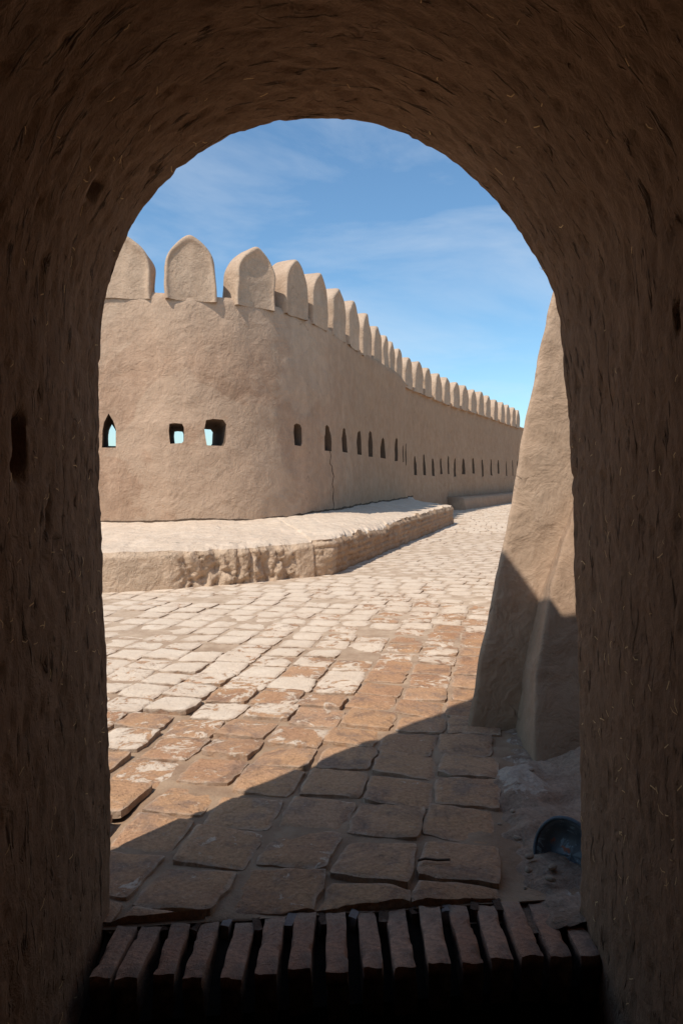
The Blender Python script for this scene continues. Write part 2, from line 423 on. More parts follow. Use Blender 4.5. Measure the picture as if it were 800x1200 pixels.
# crack running down from a loophole, and the gap along the foot of the wall
def ribbon(name, pts, wid, m, parent):
    V = []; F = []
    for i, p in enumerate(pts):
        p = Vector(p); q = Vector(pts[min(i + 1, len(pts) - 1)]) - Vector(pts[max(i - 1, 0)])
        d = q.normalized(); nrm = Vector((at_nrm(p)[0], at_nrm(p)[1], 0))
        sd = d.cross(nrm).normalized() * wid[i]
        V += [p - sd - nrm * .01, p + nrm * .004, p + sd - nrm * .01]
        if i: a = 3 * (i - 1); F += [(a, a + 3, a + 4, a + 1), (a + 1, a + 4, a + 5, a + 2)]
    return adopt(mesh_obj(name, V, F, m), parent)
def at_nrm(p):
    best = min(range(len(DP)), key=lambda i: (DP[i].x - p.x) ** 2 + (DP[i].y - p.y) ** 2)
    return at_s(CUM[best])[2]
sc = S_px(381)
pts = []; wd = []
for i in range(26):
    z = 1.78 - i * .05
    s = sc + .10 * sst(0, 8, i) + .12 * N3(i * .35, 0, 0) + .05 * N3(i * 1.1, 3, 0)
    p, d, n = at_s(s); q = p + n * (wall_off(s, z) + .006)
    pts.append((q.x, q.y, z)); wd.append(.009 + .006 * N3(i * .9, 5, 1))
ribbon('crack', pts, wd, M_dark, wall)

# merlons
def merlon(name, wd, th, ht, p, d, n, lean=0, seed=0):
    # pointed-arch slab: rounded shoulders, slight rim around the front face
    prof = []
    hs = ht * .48; K = 9
    J = 7
    for i in range(J): prof.append((-wd / 2 * (1 - .03 * i / J), hs * i / J))
    for i in range(K + 1):
        t = i / K; a = t * R(72)
        x = -wd / 2 * .97 * (1 - t ** 2.1); z = hs + (ht - hs) * (t * .93 + .07 * math.sin(t * math.pi / 2))
        prof.append((x, z))
    prof = prof + [(-x, z) for x, z in prof[:-1]][::-1]
    m = len(prof)
    rings = [(-th / 2 + .0, .94), (-th / 2 + .035, 1), (-th / 6, 1.0), (th / 6, 1.0), (th / 2 - .045, 1.0), (th / 2, .955), (th / 2, .86), (th / 2 - .03, .80), (th / 2 - .035, .4), (th / 2 - .035, .02)]
    V = []; F = []
    for r, (o, f) in enumerate(rings):
        for (x, z) in prof:
            xx = x * f; zz = (z - ht * .35) * f + ht * .35 if z > 0 and f > .9 else (z * f + (1 - f) * ht * .35)
            if z <= 0: zz = -.06
            q = p + d * (xx + lean * zz) + n * (o + .0)
            nx = N3(q.x * 3 + seed, q.y * 3, zz * 3); ny = N3(q.x * 3, q.y * 3 + 9, zz * 3 + seed)
            V.append((q.x + .03 * nx, q.y + .03 * ny, WTOP + zz + .03 * N3(q.x * 4, q.y * 4, zz * 4 + 5)))
    for r in range(len(rings) - 1):
        for k in range(m - 1):
            a = r * m + k
            F.append((a, a + 1, a + m + 1, a + m))
    F.append(tuple(range(m))); F.append(tuple((len(rings) - 1) * m + k for k in range(m))[::-1])
    o = mesh_obj(name, V, F, M_merlon); fix_normals(o)
    md = o.modifiers.new('s', 'SUBSURF'); md.levels = md.render_levels = 1 if p.y > 16 else 2
    return o
MPX = [149, 226.5, 300, 347, 374, 396, 413, 428, 440, 450, 457.5, 466, 477, 489, 500, 512, 522, 533, 543, 553, 562, 570, 579, 587, 593.5, 600, 605]
mers = [S_px(px) for px in MPX]
mers = [mers[0] - 1.32 * k for k in (4, 3, 2, 1)] + mers
for i, s in enumerate(mers):
    p, d, n = at_s(s)
    gap = min((mers[i + 1] - s) if i < len(mers) - 1 else 9, (s - mers[i - 1]) if i else 9)
    wd = min(.97, gap * .79)
    zs = -.045 - (.04 if s > S2 else 0)
    o = merlon('merlon', wd * (1 + .07 * N3(i * 3.3, .5, 0)), .50, 1.0 * (1 + .09 * N3(i * .77, 4.4, .3)), p - n * .20, d, n, .08 * N3(i * .73, 7.7, .3), i * 3.7)
    o.location.z = zs
    o.parent = wall; o.location = Vector((0, 0, zs)) - Vector(wall.location)

# ------------------------------------------------------------------ ledge (mud bench) at the foot of the wall
def poly_s(P):
    P = [Vector(p) for p in P]; c = [0]
    for i in range(1, len(P)): c.append(c[-1] + (P[i] - P[i - 1]).length)
    def f(s):
        s = max(0, min(c[-1] - 1e-5, s))
        for i in range(1, len(P)):
            if s <= c[i]: return P[i - 1].lerp(P[i], (s - c[i - 1]) / (c[i] - c[i - 1]))
    return f, c[-1]
LA = [(-11, 5.6), (-4.5, 7.25), (-2.55, 7.87), (-1.3, 8.45), (-.35, 9.2)]
LB = [(-.35, 9.2), (-.12, 9.33), (-.03, 9.55), (.9, 12.7), (3.05, 19.7), (2.95, 20.1), (2.35, 22.6)]
fA, nA = poly_s(LA); fB, nB = poly_s(LB)
sA0 = 0; sA1 = S_px(322); sB1 = S_px(482)
ledge = empty('mud_ledge', (-1.3, 9.0, 0))
tag(ledge, 'low eroded mud and brick ledge along the foot of the curved wall', 'ledge')
def ledge_face():
    cols = []; s = 0
    while s < nA:
        cols.append(('A', s)); s += .024 if fA(s).x > -3.4 else .2
    s = 0
    while s < nB: cols.append(('B', s)); s += .026 if s < 7 else .06
    NZ = 22
    base = []
    for kind, s in cols:
        f = fA if kind == 'A' else fB
        e = f(s); g = f(s + .08) - f(s - .08 if s > .08 else 0)
        if g.length < 1e-6: g = Vector((1, 0))
        g.normalize(); base.append([kind, s, e, Vector((g.y, -g.x))])
    # smooth normals
    for it in range(2):
        ns = [b[3] for b in base]
        for i in range(1, len(base) - 1): base[i][3] = (ns[i - 1] + ns[i] * 2 + ns[i + 1]).normalized()
    V = []; F = []; FM = []; top = []
    for i, (kind, s, e, n) in enumerate(base):
        H = .43 if kind == 'A' else .45 + .04 * sst(0, 9, s)
        if kind == 'A':
            rub = sst(-1.95, -1.75, e.x) * (1 - .8 * sst(-.62, -.5, e.x))
            H += .015 * N3(s * 2, 0, 0) - .02 * rub
        else:
            rub = .2 * (1 - sst(.1, .3, s))
            H += .02 * N3(s * 2.4, 1, 0) + (.03 * N3(s * 9, 1, 0) + .035 * round(N3(s * 2.1, 8, 3) * 1.6)) * sst(.5, 1, s)
            H -= .07 * math.exp(-((s - 3.1) / .8) ** 2)
        for j in range(NZ + 1):
            t = j / NZ; z = H * t
            o = 0
            # eroded lumps with vertical runnels
            rid = 1 - abs(N3(s * 3.1, z * 1.5, 2)) * 2
            cell = noise.voronoi(Vector((s * 4.6 + .5 * N3(s * 3, z * 3, 1), z * 1.7 + .5 * N3(s * 4, z * 4, 6), .3)))[0]
            crev = min(1, (cell[1] - cell[0]) * 3.2)
            lump = .09 * fbm(s * 2.2, z * 1.4, 5) - .14 * max(0, rid - .68) - .05 * (1 - crev) ** 2 + .05 * fbm(s * 9, z * 8, 7) + .045 * (.4 - abs(N3(s * 17, z * 15, 3))) + .018 * fbm(s * 40, z * 34, 3) - .01
            pla = .02 * fbm(s * 1.5, z * 2, 5) + .008 * N3(s * 9, z * 9, 3) + .05 * (1 - t)
            if kind == 'A': o = lerp(pla, lump + .02, rub)
            else:
                row = int(z / .088); u = s / .27 + .5 * (row % 2) + .15 * N3(row, 0, 0); fu = u - math.floor(u); fz = z / .088 - row
                bid = math.floor(u)
                jt = min(1, min(fu, 1 - fu) * .27 / .02) * min(1, min(fz, 1 - fz) * .088 / .018)
                br = -.026 * (1 - jt) * (.4 + max(0, .6 + N3(s * 1.3, z * 4, 2))) + .022 * N3(bid * 3.7, row * 5.1, .5) + .022 * fbm(s * 7, z * 9, 0) + .05 * fbm(s * 1.6, z * 2.2, 4) + .012 * N3(s * 30, z * 30, 2) - .03 * max(0, N3(s * 1.4, z * 5, 9) - .2) * 3
                o = lerp(br, lump + .02, rub)
            o -= .05 * sst(.82, 1, t) ** 2
            q = e + n * o
            zz = z + (.012 * N3(s * 8, 3, 0) if j == NZ else 0)
            V.append((q.x, q.y, zz - (.03 if j == 0 else 0)))
        top.append((e, n, H))
    W = NZ + 1
    for i in range(len(base) - 1):
        for j in range(NZ):
            a = i * W + j; F.append((a, a + W, a + W + 1, a + 1))
            FM.append(1 if base[i][0] == 'B' and base[i][1] > .42 else 0)
    adopt(mesh_obj('eroded_face', V, [f for f, m in zip(F, FM) if m == 0], M_rub), ledge)
    adopt(mesh_obj('brick_face', V, [f for f, m in zip(F, FM) if m == 1], M_bface), ledge)
    # top surface
    V2 = []; F2 = []; K = 16
    for i, (kind, s, e, n) in enumerate(base):
        ws = lerp(sA0, sA1, s / nA) if kind == 'A' else lerp(sA1, sB1, s / nB)
        p, d, wn_ = at_s(ws); inner = p + wn_ * .02
        v0 = V[i * W + NZ]
        H1 = .53 + .10 * sst(-2, 1, inner.x)
        for k in range(K + 1):
            t = (k / K) ** 1.4
            cx0 = lerp(v0[0], e.x, min(1, k / 4)); cy0 = lerp(v0[1], e.y, min(1, k / 4))
            x = lerp(cx0, inner.x, t); y = lerp(cy0, inner.y, t); hz0 = lerp(v0[2], .44 if kind == 'A' else .46, min(1, k / 4))
            z = lerp(hz0, H1, t ** .9)
            am = min(1, k / 2)
            z += am * (.05 * fbm(x * 1.1, y * 1.1, 2) + .018 * fbm(x * 4, y * 4, 3) + .008 * N3(x * 12, y * 12, 1)) + .012 * math.sin(min(1, k / 3) * math.pi / 2)
            if k == K: z += .02 * N3(x * 5, y * 5, 0)
            V2.append((x, y, z))
    for i in range(len(base) - 1):
        for k in range(K):
            a = i * (K + 1) + k; F2.append((a, a + K + 1, a + K + 2, a + 1))
    adopt(mesh_obj('ledge_top', V2, F2, M_top), ledge)
    # dark strip along the wall foot, the gap's shade put into its colour
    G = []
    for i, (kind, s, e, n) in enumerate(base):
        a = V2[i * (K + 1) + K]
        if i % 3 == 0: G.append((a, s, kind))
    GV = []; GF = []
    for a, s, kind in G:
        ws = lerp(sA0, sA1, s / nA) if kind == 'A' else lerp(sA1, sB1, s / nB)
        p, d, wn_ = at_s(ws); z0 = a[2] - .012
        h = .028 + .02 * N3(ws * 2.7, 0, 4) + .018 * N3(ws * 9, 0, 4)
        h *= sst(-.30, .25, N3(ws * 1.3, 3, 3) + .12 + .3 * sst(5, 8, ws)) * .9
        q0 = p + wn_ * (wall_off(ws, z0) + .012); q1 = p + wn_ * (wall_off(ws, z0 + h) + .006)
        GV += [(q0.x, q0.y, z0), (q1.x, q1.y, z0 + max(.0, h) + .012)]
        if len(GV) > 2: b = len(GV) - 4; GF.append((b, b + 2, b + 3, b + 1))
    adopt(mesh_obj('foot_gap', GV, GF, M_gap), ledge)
ledge_face()

# low bench further along
def far_bench():
    s0 = S_px(537) ; V = []; F = []
    K = [(0.75, -.03), (.72, .25), (.70, .43), (.62, .48), (-.05, .50), (-.05, -.03)]
    n_ = 70
    for i in range(n_ + 1):
        s = s0 - 1.9 + i * .3; p, d, n = at_s(s)
        for (o, z) in K:
            q = p + n * (o - (.0 if z > .45 else .0) + .03 * N3(s * 1.3, z * 4, 0))
            V.append((q.x, q.y, z + .02 * N3(s * 1.1, o, 3)))
    m = len(K)
    for i in range(n_):
        for k in range(m - 1): a = i * m + k; F.append((a, a + m, a + m + 1, a + 1))
    F.append(tuple(range(m)))
    return mesh_obj('mud_bench', V, F, M_bench)
tag(far_bench(), 'low mud bench at the foot of the far straight stretch of wall', 'bench')

# ------------------------------------------------------------------ pavement
def inside_ledge(x, y):
    P = [(-12, 6.0), (-4.5, 7.5), (-2.5, 8.1), (-.4, 9.5), (.75, 12.9), (2.85, 19.8), (1.8, 23), (-12, 30)]
    c = False; j = len(P) - 1
    for i in range(len(P)):
        if (P[i][1] > y) != (P[j][1] > y) and x < (P[j][0] - P[i][0]) * (y - P[i][1]) / (P[j][1] - P[i][1]) + P[i][0]: c = not c
        j = i
    return c
def heading(v): return R(11.5 + 5.5 * sst(2, 10, v) + 6 * sst(16, 30, v))
VC = []; vx, vy = -.1, 1.95
vv = 0
while vv < 52: VC.append((vx, vy)); h = heading(vv); vx += math.sin(h) * .05; vy += math.cos(h) * .05; vv += .05
def grid_pt(u, v):
    i = max(0, min(len(VC) - 2, v / .05)); a = int(i); t = i - a
    x = lerp(VC[a][0], VC[a + 1][0], t); y = lerp(VC[a][1], VC[a + 1][1], t); h = heading(v)
    if v < 0: x += math.sin(h) * v; y += math.cos(h) * v
    return Vector((x + math.cos(h) * u, y - math.sin(h) * u))
def pavement():
    V = []; F = []; CO = []
    T = .268
    for r in range(-3, 178):
        v0 = r * T
        v0 += .012 * N3(r * .9, 0, 0)
        cy = grid_pt(0, v0)
        y = cy.y
        nn = 15 if y < 4.6 else (6 if y < 9 else (3 if y < 16 else 1))
        sh = .04 * N3(r * 3.1, 0, 9) + random.uniform(-.5, .5) * T * sst(4.2, 6.5, v0)
        for c in range(-46, 46):
            # each column drifts a little, so that cross joints do not run dead straight
            u0 = c * T + sh
            vv0 = v0 + .035 * N3(c * 1.7, r * .12, 4) + (.035 if c % 2 else 0) * sst(6, 4, v0)
            g = grid_pt(u0 + T / 2, vv0 + T / 2)
            if g.y < 1.93 + .11 * g.x or g.y > 49 or inside_ledge(g.x, g.y): continue
            if g.x < -.42 * g.y - 1.6 or g.x > .32 * g.y + 2.2: continue
            if g.y > 13 and g.x < (g.y - 13) * .2 - 1: continue
            if g.y < 3.6 and g.x > .80 + .0 * g.y: continue
            if g.y < 2.75 and g.x > .56: continue
            if g.y > 4.8 and random.random() < .035: continue
            gp = .0055 + .004 * random.random() + .004 * sst(5, 8, g.y) * random.random()
            if g.x < -.55 and g.y < 4.2: gp += .004
            cor = [(u0 + gp, vv0 + gp), (u0 + T - gp, vv0 + gp), (u0 + T - gp, vv0 + T - gp), (u0 + gp, vv0 + T - gp)]
            cor = [grid_pt(a + random.uniform(-.012, .012), b + random.uniform(-.016, .016)) for a, b in cor]
            # the wide open crack between two columns on the left
            near = sst(7, 3, g.y)
            hz = .0 + .008 * random.random() * (.5 + near) + .012 * N3(g.x * .9, g.y * .9, 2)
            tx = random.uniform(-.018, .018) * (.3 + near * .7); ty = random.uniform(-.02, .02) * (.3 + near * .7)
            # deeply sunk column edge on the left
            k = math.exp(-((g.x + .83 - (g.y - 3.0) * .10) / .22) ** 2) * sst(4.6, 3.6, g.y) * sst(1.9, 2.4, g.y)
            if k > .2:
                hz += .022 * k * (1 if g.x < -.83 + (g.y - 3) * .1 else -.4)
                for q in cor:
                    if g.x < -.83 + (g.y - 3) * .1: q.x -= .030 * k * (1 if q.x > g.x else .3)
            rnd = random.random()
            wbase = -.32 + .98 * sst(2.5, 6.6, g.y - 1.2 * g.x) + .18 * sst(5, 12, g.y) + .34 * random.uniform(-1, 1)
            wbase += .22 * N3(g.x * .8, g.y * .5, 11) - .25 * sst(.3, 1.2, g.x - .12 * g.y) * sst(9, 4, g.y)
            wbase = min(1, max(0, wbase + .3))
            b0 = len(V); sd = random.random() * 50
            m = nn
            dz = .028
            for a in range(m + 1):
                for b in range(m + 1):
                    s_ = a / m; t_ = b / m
                    if m > 3:        # round the corners and wobble the outline
                        ss_ = s_ * 2 - 1; tt_ = t_ * 2 - 1
                        f = 1 - .050 * (ss_ ** 4) * (tt_ ** 4)
                        ss_ *= f; tt_ *= f
                        s1 = (ss_ + 1) / 2; t1 = (tt_ + 1) / 2
                    else: s1, t1 = s_, t_
                    q = cor[0].lerp(cor[1], s1).lerp(cor[3].lerp(cor[2], s1), t1)
                    e = min(s_, 1 - s_, t_, 1 - t_) * m
                    x, y_ = q
                    if m > 3:
                        wob = .010 if e < .5 else .004
                        x += wob * N3(q.x * 16 + sd, q.y * 16, 0) ; y_ += wob * N3(q.x * 16, q.y * 16 + sd, 0)
                    y_ = max(y_, 2.055 + .11 * x + .010 * N3(x * 14, 0, 0) + .005 * N3(x * 45, 0, 0))
                    z = hz + tx * (s_ - .5) + ty * (t_ - .5)
                    if m > 1:
                        if e < .5: z -= .004 + .009 * max(0, N3(q.x * 11, q.y * 11, sd))
                        z += .006 * fbm(q.x * 7 + sd, q.y * 7, 0, 3) - (.006 * max(0, N3(q.x * 22, q.y * 22, sd)) if e < 1.5 else 0)
                    V.append((x, y_, z)); CO.append((rnd, wbase, .55 if (e < .5 and m > 1) else .0, 1))
            for a in range(m):
                for b in range(m):
                    i = b0 + a * (m + 1) + b; F.append((i, i + m + 1, i + m + 2, i + 1))
            ring = [b0 + a * (m + 1) for a in range(m + 1)] + [b0 + m * (m + 1) + b for b in range(1, m + 1)] + [b0 + a * (m + 1) + m for a in range(m - 1, -1, -1)] + [b0 + b for b in range(m - 1, 0, -1)]
            k0 = len(V)
            for i in ring:
                x, y_, z = V[i]
                V.append((x, y_, z - dz)); CO.append((rnd, 0, 1, 1))
            L = len(ring)
            for i in range(L): F.append((ring[i], k0 + i, k0 + (i + 1) % L, ring[(i + 1) % L]))
    o = mesh_obj('pavement', V, F, M_pav)
    at = o.data.color_attributes.new('tile', 'FLOAT_COLOR', 'POINT')
    at.data.foreach_set('color', [c for q in CO for c in q])
    fix_normals(o)
    o.data.set_sharp_from_angle(angle=R(50))
    tag(o, kind='structure')
pavement()
def joints():
    # sand bed between the bricks, fuller further out
    V = []; F = []
    ys = []; y = 1.965
    while y < 56: ys.append(y); y += .03 if y < 5 else (.09 if y < 10 else .6)
    nx = 150
    for y in ys:
        for i in range(nx + 1):
            x = lerp(-.45 * y - 2.5, .36 * y + 3.2, i / nx)
            Y_ = max(y, 2.04 + .11 * x + .008 * N3(x * 14, 0, 3)); z = -.009 + .013 * fbm(x * 3, y * 3, 0, 3) + .004 * N3(x * 17, y * 17, 2) + .0035 * sst(3.4, 6.5, y)
            # hollow along the open crack
            z -= .045 * math.exp(-((x + .82 - (y - 3.0) * .10) / .05) ** 2) * sst(4.6, 3.6, y)
            V.append((x, Y_, z))
    for j in range(len(ys) - 1):
        for i in range(nx): a = j * (nx + 1) + i; F.append((a, a + 1, a + nx + 2, a + nx + 1))
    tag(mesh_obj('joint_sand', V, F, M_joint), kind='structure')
joints()

# ------------------------------------------------------------------ dirt patch by the right jamb
def dirt_patch():
    V = []; F = []; nx, ny = 70, 110
    for j in range(ny + 1):
        for i in range(nx + 1):
            x = lerp(.50, 1.5, i / nx); y = lerp(1.98, 3.75, j / ny)
            e = sst(.50, .68, x + .05 * N3(y * 5, 0, 0) - .22 * sst(2.8, 3.4, y) - .07 * N3(y * 13, 2, 0))
            e = max(e, .0)
            z = -.03 + e * (.038 + .03 * fbm(x * 4, y * 4, 1) + .012 * fbm(x * 16, y * 16, 1) + .006 * N3(x * 50, y * 50, 0))
            z += e * .05 * sst(.85, 1.1, x)
            # crusted lump of old mortar
            k = math.exp(-(((x - .735) / .09) ** 4 + ((y - 2.88) / .17) ** 4)); z += k * (.025 + .015 * N3(x * 22, y * 22, 4))
            V.append((x, y, z))
    for j in range(ny):
        for i in range(nx): a = j * (nx + 1) + i; F.append((a, a + 1, a + nx + 2, a + nx + 1))
    o = mesh_obj('dirt_patch', V, F, M_patch)
    at = o.data.color_attributes.new('tile', 'FLOAT_COLOR', 'POINT'); cs = []
    for x, y, z in V:
        k = .95 * math.exp(-(((x - .735) / .10) ** 4 + ((y - 2.92) / .20) ** 4)) + .6 * math.exp(-(((x - .72) / .22) ** 2 + ((y - 3.35) / .22) ** 2)) + .55 * math.exp(-(((x - .66) / .12) ** 2 + ((y - 2.16) / .06) ** 2))
        cs += [k, 0, 0, 1]
    at.data.foreach_set('color', cs); tag(o, kind='structure')
dirt_patch()

# ------------------------------------------------------------------ right-hand buttresses
def loft(name, rings, m, close=True, res=.05, amp=.02, parent=None, rnd=.035):
    """rings: list of (z, [(x,y)...]) with equal point counts; resampled into a fine skin"""
    V = []; F = []
    cnt = len(rings[0][1])
    # subdivide each side
    sub = []
    for k in range(cnt - (0 if close else 1)):
        a = Vector(rings[0][1][k]); b = Vector(rings[0][1][(k + 1) % cnt]); sub.append(max(2, min(90, int((b - a).length / res))))
    W = sum(sub) + (0 if close else 1)
    zr = []
    for i in range(len(rings) - 1):
        n = max(1, int((rings[i + 1][0] - rings[i][0]) / res))
        for k in range(n): zr.append((i, k / n))
    zr.append((len(rings) - 2, 1.0))
    for (i, t) in zr:
        z = lerp(rings[i][0], rings[i + 1][0], t)
        P = [Vector(a).lerp(Vector(b), t) for a, b in zip(rings[i][1], rings[i + 1][1])]
        for k in range(cnt - (0 if close else 1)):
            a = P[k]; b = P[(k + 1) % cnt]
            for j in range(sub[k] + (1 if (not close and k == cnt - 2) else 0)):
                q = a.lerp(b, j / sub[k])
                # round the corners a little
                cr_ = rnd
                dd = min(j, sub[k] - j) * res
                if dd < cr_:
                    cen = sum(P, Vector((0, 0))) / cnt; q = q + (cen - q).normalized() * (cr_ - dd) * .6
                V.append((q.x + amp * fbm(q.x * 3, q.y * 3, z * 3) + amp * .35 * N3(q.x * 14, q.y * 14, z * 14),
                          q.y + amp * fbm(q.x * 3 + 7, q.y * 3, z * 3) + amp * .35 * N3(q.x * 14, q.y * 14 + 5, z * 14), z))
    H = len(zr)
    for r in range(H - 1):
        for k in range(W if close else W - 1):
            k2 = (k + 1) % W
            F.append((r * W + k, r * W + k2, (r + 1) * W + k2, (r + 1) * W + k))
    if close: F.append(tuple((H - 1) * W + k for k in range(W)))
    o = mesh_obj(name, V, F, m, parent); fix_normals(o); return o
E1 = [(-.5, .53, 3.53), (-.05, .615, 3.57), (.35, .685, 3.60), (.7, .762, 3.64), (1.1, .853, 3.68), (1.57, .936, 3.73), (2.25, 1.09, 3.79), (4.6, 1.66, 4.05)]
rings = []
for (z, x, y) in E1: rings.append((z, [(x, y), (3.4, y - .22), (3.8, 8), (x + 1.95 - .15 * z, y + 4.2)]))
b1 = loft('mud_buttress', rings, M_butt, res=.03, amp=.018, rnd=.02)
tag(b1, 'tall leaning mud buttress, sunlit above a slanting shadow, right of the walkway', 'buttress')
E2 = [(-.5, .76, 2.92), (-.05, .832, 3.11), (.32, .882, 3.28), (.61, .957, 3.385), (.85, 1.045, 3.475), (1.10, 1.15, 3.59), (1.3, 1.25, 3.68)]
rings = []
for (z, x, y) in E2: rings.append((z, [(x, y), (2.3, y - .06), (2.5, 4.0), (x + .06, 3.95)]))
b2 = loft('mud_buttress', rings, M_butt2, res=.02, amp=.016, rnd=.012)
tag(b2, 'shorter shaded mud buttress sloping in front of the tall one, beside the right jamb', 'buttress')
# low parapet on the right, further along
rings = []
for z, o in ((-.5, 0), (.9, .05)): rings.append((z, [(2.75 + o, 7.5), (12.6 + o, 40), (13.1 - o, 39.8), (3.2 - o, 7.3)]))
b3 = loft('low_parapet', rings, M_butt, res=.3, amp=.02)
tag(b3, 'low mud parapet running along the right side of the walkway behind the buttress', 'parapet')

# ------------------------------------------------------------------ gateway with vaulted passage
EY = 2.06
PP = [(133, 1075), (133, 1000), (130, 850), (126, 700), (121.5, 600), (120.5, 500), (121, 400), (127, 350), (139, 310), (158, 268), (182, 234), (212, 202), (246, 176), (285, 156), (335, 144.5), (385, 141.5),
      (432, 146), (482, 163), (530, 192), (574, 231), (608, 272), (632, 308), (646, 338), (654.5, 380), (659, 430), (664, 510), (668, 600), (671, 700), (672, 800), (673, 900), (674, 1050)]
prof = [onY(x, y, EY) for x, y in PP]
prof = [Vector((p.x, p.z)) for p in prof]
prof = [Vector((prof[0].x + .01, -.42)), Vector((prof[0].x + .005, -.2))] + prof + [Vector((prof[-1].x + .005, -.2)), Vector((prof[-1].x + .01, -.42))]
pc = catmull(prof, 12)
cl = [0]
for i in range(1, len(pc)): cl.append(cl[-1] + (pc[i] - pc[i - 1]).length)
def resample(N):
    out = []; j = 0
    for k in range(N + 1):
        s = cl[-1] * k / N
        while j < len(cl) - 2 and cl[j + 1] < s: j += 1
        t = (s - cl[j]) / max(1e-9, cl[j + 1] - cl[j]); out.append(pc[j].lerp(pc[j + 1], t))
    return out
def gateway():
    gate = empty('mud_gateway', (0, 2.06, 0))
    tag(gate, 'dark arched mud gateway framing the view, its vaulted passage seen from inside', 'gateway')
    N = 420; P = resample(N); V = []; F = []
    nr = []
    for i in range(N + 1):
        d = (P[min(N, i + 3)] - P[max(0, i - 3)]).normalized(); nr.append(Vector((-d.y, d.x)))   # away from the opening
    ys = [-3.4, -2.8, -2.2, -1.6, -1, -.6, -.3, -.1]; y = 0
    while y < EY - .03: ys.append(y); y += .03 if y < .5 else .0135
    rows = [(y, 0) for y in ys]
    for k in range(0, 6):
        a = k / 5 * R(90); rows.append((EY - .03 + .03 * math.sin(a), .03 * (1 - math.cos(a))))
    gouges = [(-1, 1.52, 1.31, .022, .065, .05, 0), (-1, 1.66, 1.16, .007, .05, .02, .25), (-1, 1.37, 1.16, .008, .05, .015, -.1), (1, 1.36, 1.55, .006, .03, .02, 0), (-1, 1.75, 1.93, .02, .02, .03, 0)]
    for (y, out) in rows:
        for i in range(N + 1):
            p = P[i]; s = cl[-1] * i / N; n = nr[i]
            fl = 1.0
            d = .022 * fbm(p.x * 1.3, y * 1.6, p.y * 1.3) + .004 * fbm(p.x * 6, y * 9, p.y * 5)
            # trowel-ragged fissures following the wall upward and round the vault
            f = N3(y * 42 + 2 * N3(s * 3, y * 3, 0), s * 9, 1.7); d += .005 * max(0, f - .36) * 2.5
            g = N3(y * 70, s * 22, 7.7); d += .006 * max(0, g - .12) * 2
            d -= .005 * fbm(y * 26, s * 18, 3) + (.0025 * N3(s * 38, 0, 2) * max(0, .4 + N3(s * 4, 2, 2)) * 2 + .003 * N3(s * 75, 0, 5) * max(0, .3 + N3(s * 6, 1, 8)) * 2) * sst(1.98, 2.04, y)
            for (sd, gy, gz, wy, wz, dp, sl) in gouges:
                if p.x * sd > 0:
                    yy = (y - gy - sl * (p.y - gz)) / wy; zz = (p.y - gz) / wz
                    if abs(yy) < 2.5 and abs(zz) < 2: d += dp * math.exp(-yy ** 4 - zz ** 4)
            if y < .1: d *= .5
            q = p + n * (d + out)
            V.append((q.x, y + (.008 * N3(s * 5, 0, 2) if y > 2 else 0), q.y))
    W = N + 1
    for r in range(len(rows) - 1):
        for i in range(N): a = r * W + i; F.append((a, a + 1, a + W + 1, a + W))
    # closed far end of the passage
    F.append(tuple(range(W)))
    # outer front face, out to the edge of the gate tower
    X0, Z0, ZT = 3.2, -.42, 3.15; XL = 1.09
    last = (len(rows) - 1) * W
    def outer(p):
        d = Vector((p.x, max(0, p.y - Z0))); 
        t = min((X0 if d.x > 0 else XL) / max(1e-6, abs(d.x)), (ZT - Z0) / max(1e-6, d.y)); return Vector((d.x * t, Z0 + d.y * t))
    prev = last
    for k in range(1, 13):
        t = (k / 12) ** 1.5
        st = len(V)
        for i in range(N + 1):
            x, y, z = V[last + i]; o = outer(Vector((x, z))); q = Vector((x, z)).lerp(o, t)
            V.append((q.x, EY + .012 * fbm(q.x * 2, q.y * 2, 0) * sst(0, .2, t), q.y))
        for i in range(N): F.append((prev + i, prev + i + 1, st + i + 1, st + i))
        prev = st
    # sides, roof and back of the tower
    rim = prev; st = len(V)
    for i in range(N + 1): x, y, z = V[rim + i]; V.append((x, -3.8, z))
    for i in range(N): F.append((rim + i, rim + i + 1, st + i + 1, st + i))
    F.append(tuple(st + i for i in range(N + 1)))
    nf = len(F); fm = [0] * nf
    # bits of chopped straw standing out of the mud
    rs = random.Random(3)
    def surf(y, i):
        r = min(range(len(ys)), key=lambda k: abs(ys[k] - y)); return Vector(V[r * W + i]), r
    for k in range(330):
        y = rs.uniform(1.0, 2.03); i = int(rs.uniform(.06, .94) * N)
        if rs.random() < .45: i = int(rs.choice((rs.gauss(.22, .05), rs.gauss(.80, .05))) * N)
        i = max(4, min(N - 4, i))
        c, r = surf(y, i); n = Vector((-nr[i].x, 0, -nr[i].y)); tv = Vector((P[i + 1].x - P[i].x, 0, P[i + 1].y - P[i].y)).normalized()
        a = rs.uniform(0, math.pi); d = (tv * math.cos(a) + Vector((0, 1, 0)) * math.sin(a)).normalized(); sd = n.cross(d)
        L = rs.uniform(.004, .014); wv = rs.uniform(.0008, .0015)
        b = len(V); c = c + n * .004
        bend = rs.uniform(-.35, .35) * L
        V.extend([tuple(c - d * L - sd * wv), tuple(c - d * L + sd * wv), tuple(c + sd * (bend + wv) + n * .002), tuple(c + sd * (bend - wv) + n * .002), tuple(c + d * L - sd * wv + n * .001), tuple(c + d * L + sd * wv + n * .001)])
        F += [(b, b + 1, b + 2, b + 3), (b + 3, b + 2, b + 5, b + 4)]; fm += [1, 1]
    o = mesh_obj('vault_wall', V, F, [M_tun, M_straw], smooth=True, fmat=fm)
    me = o.data; me.set_sharp_from_angle(angle=R(60))
    sk = []
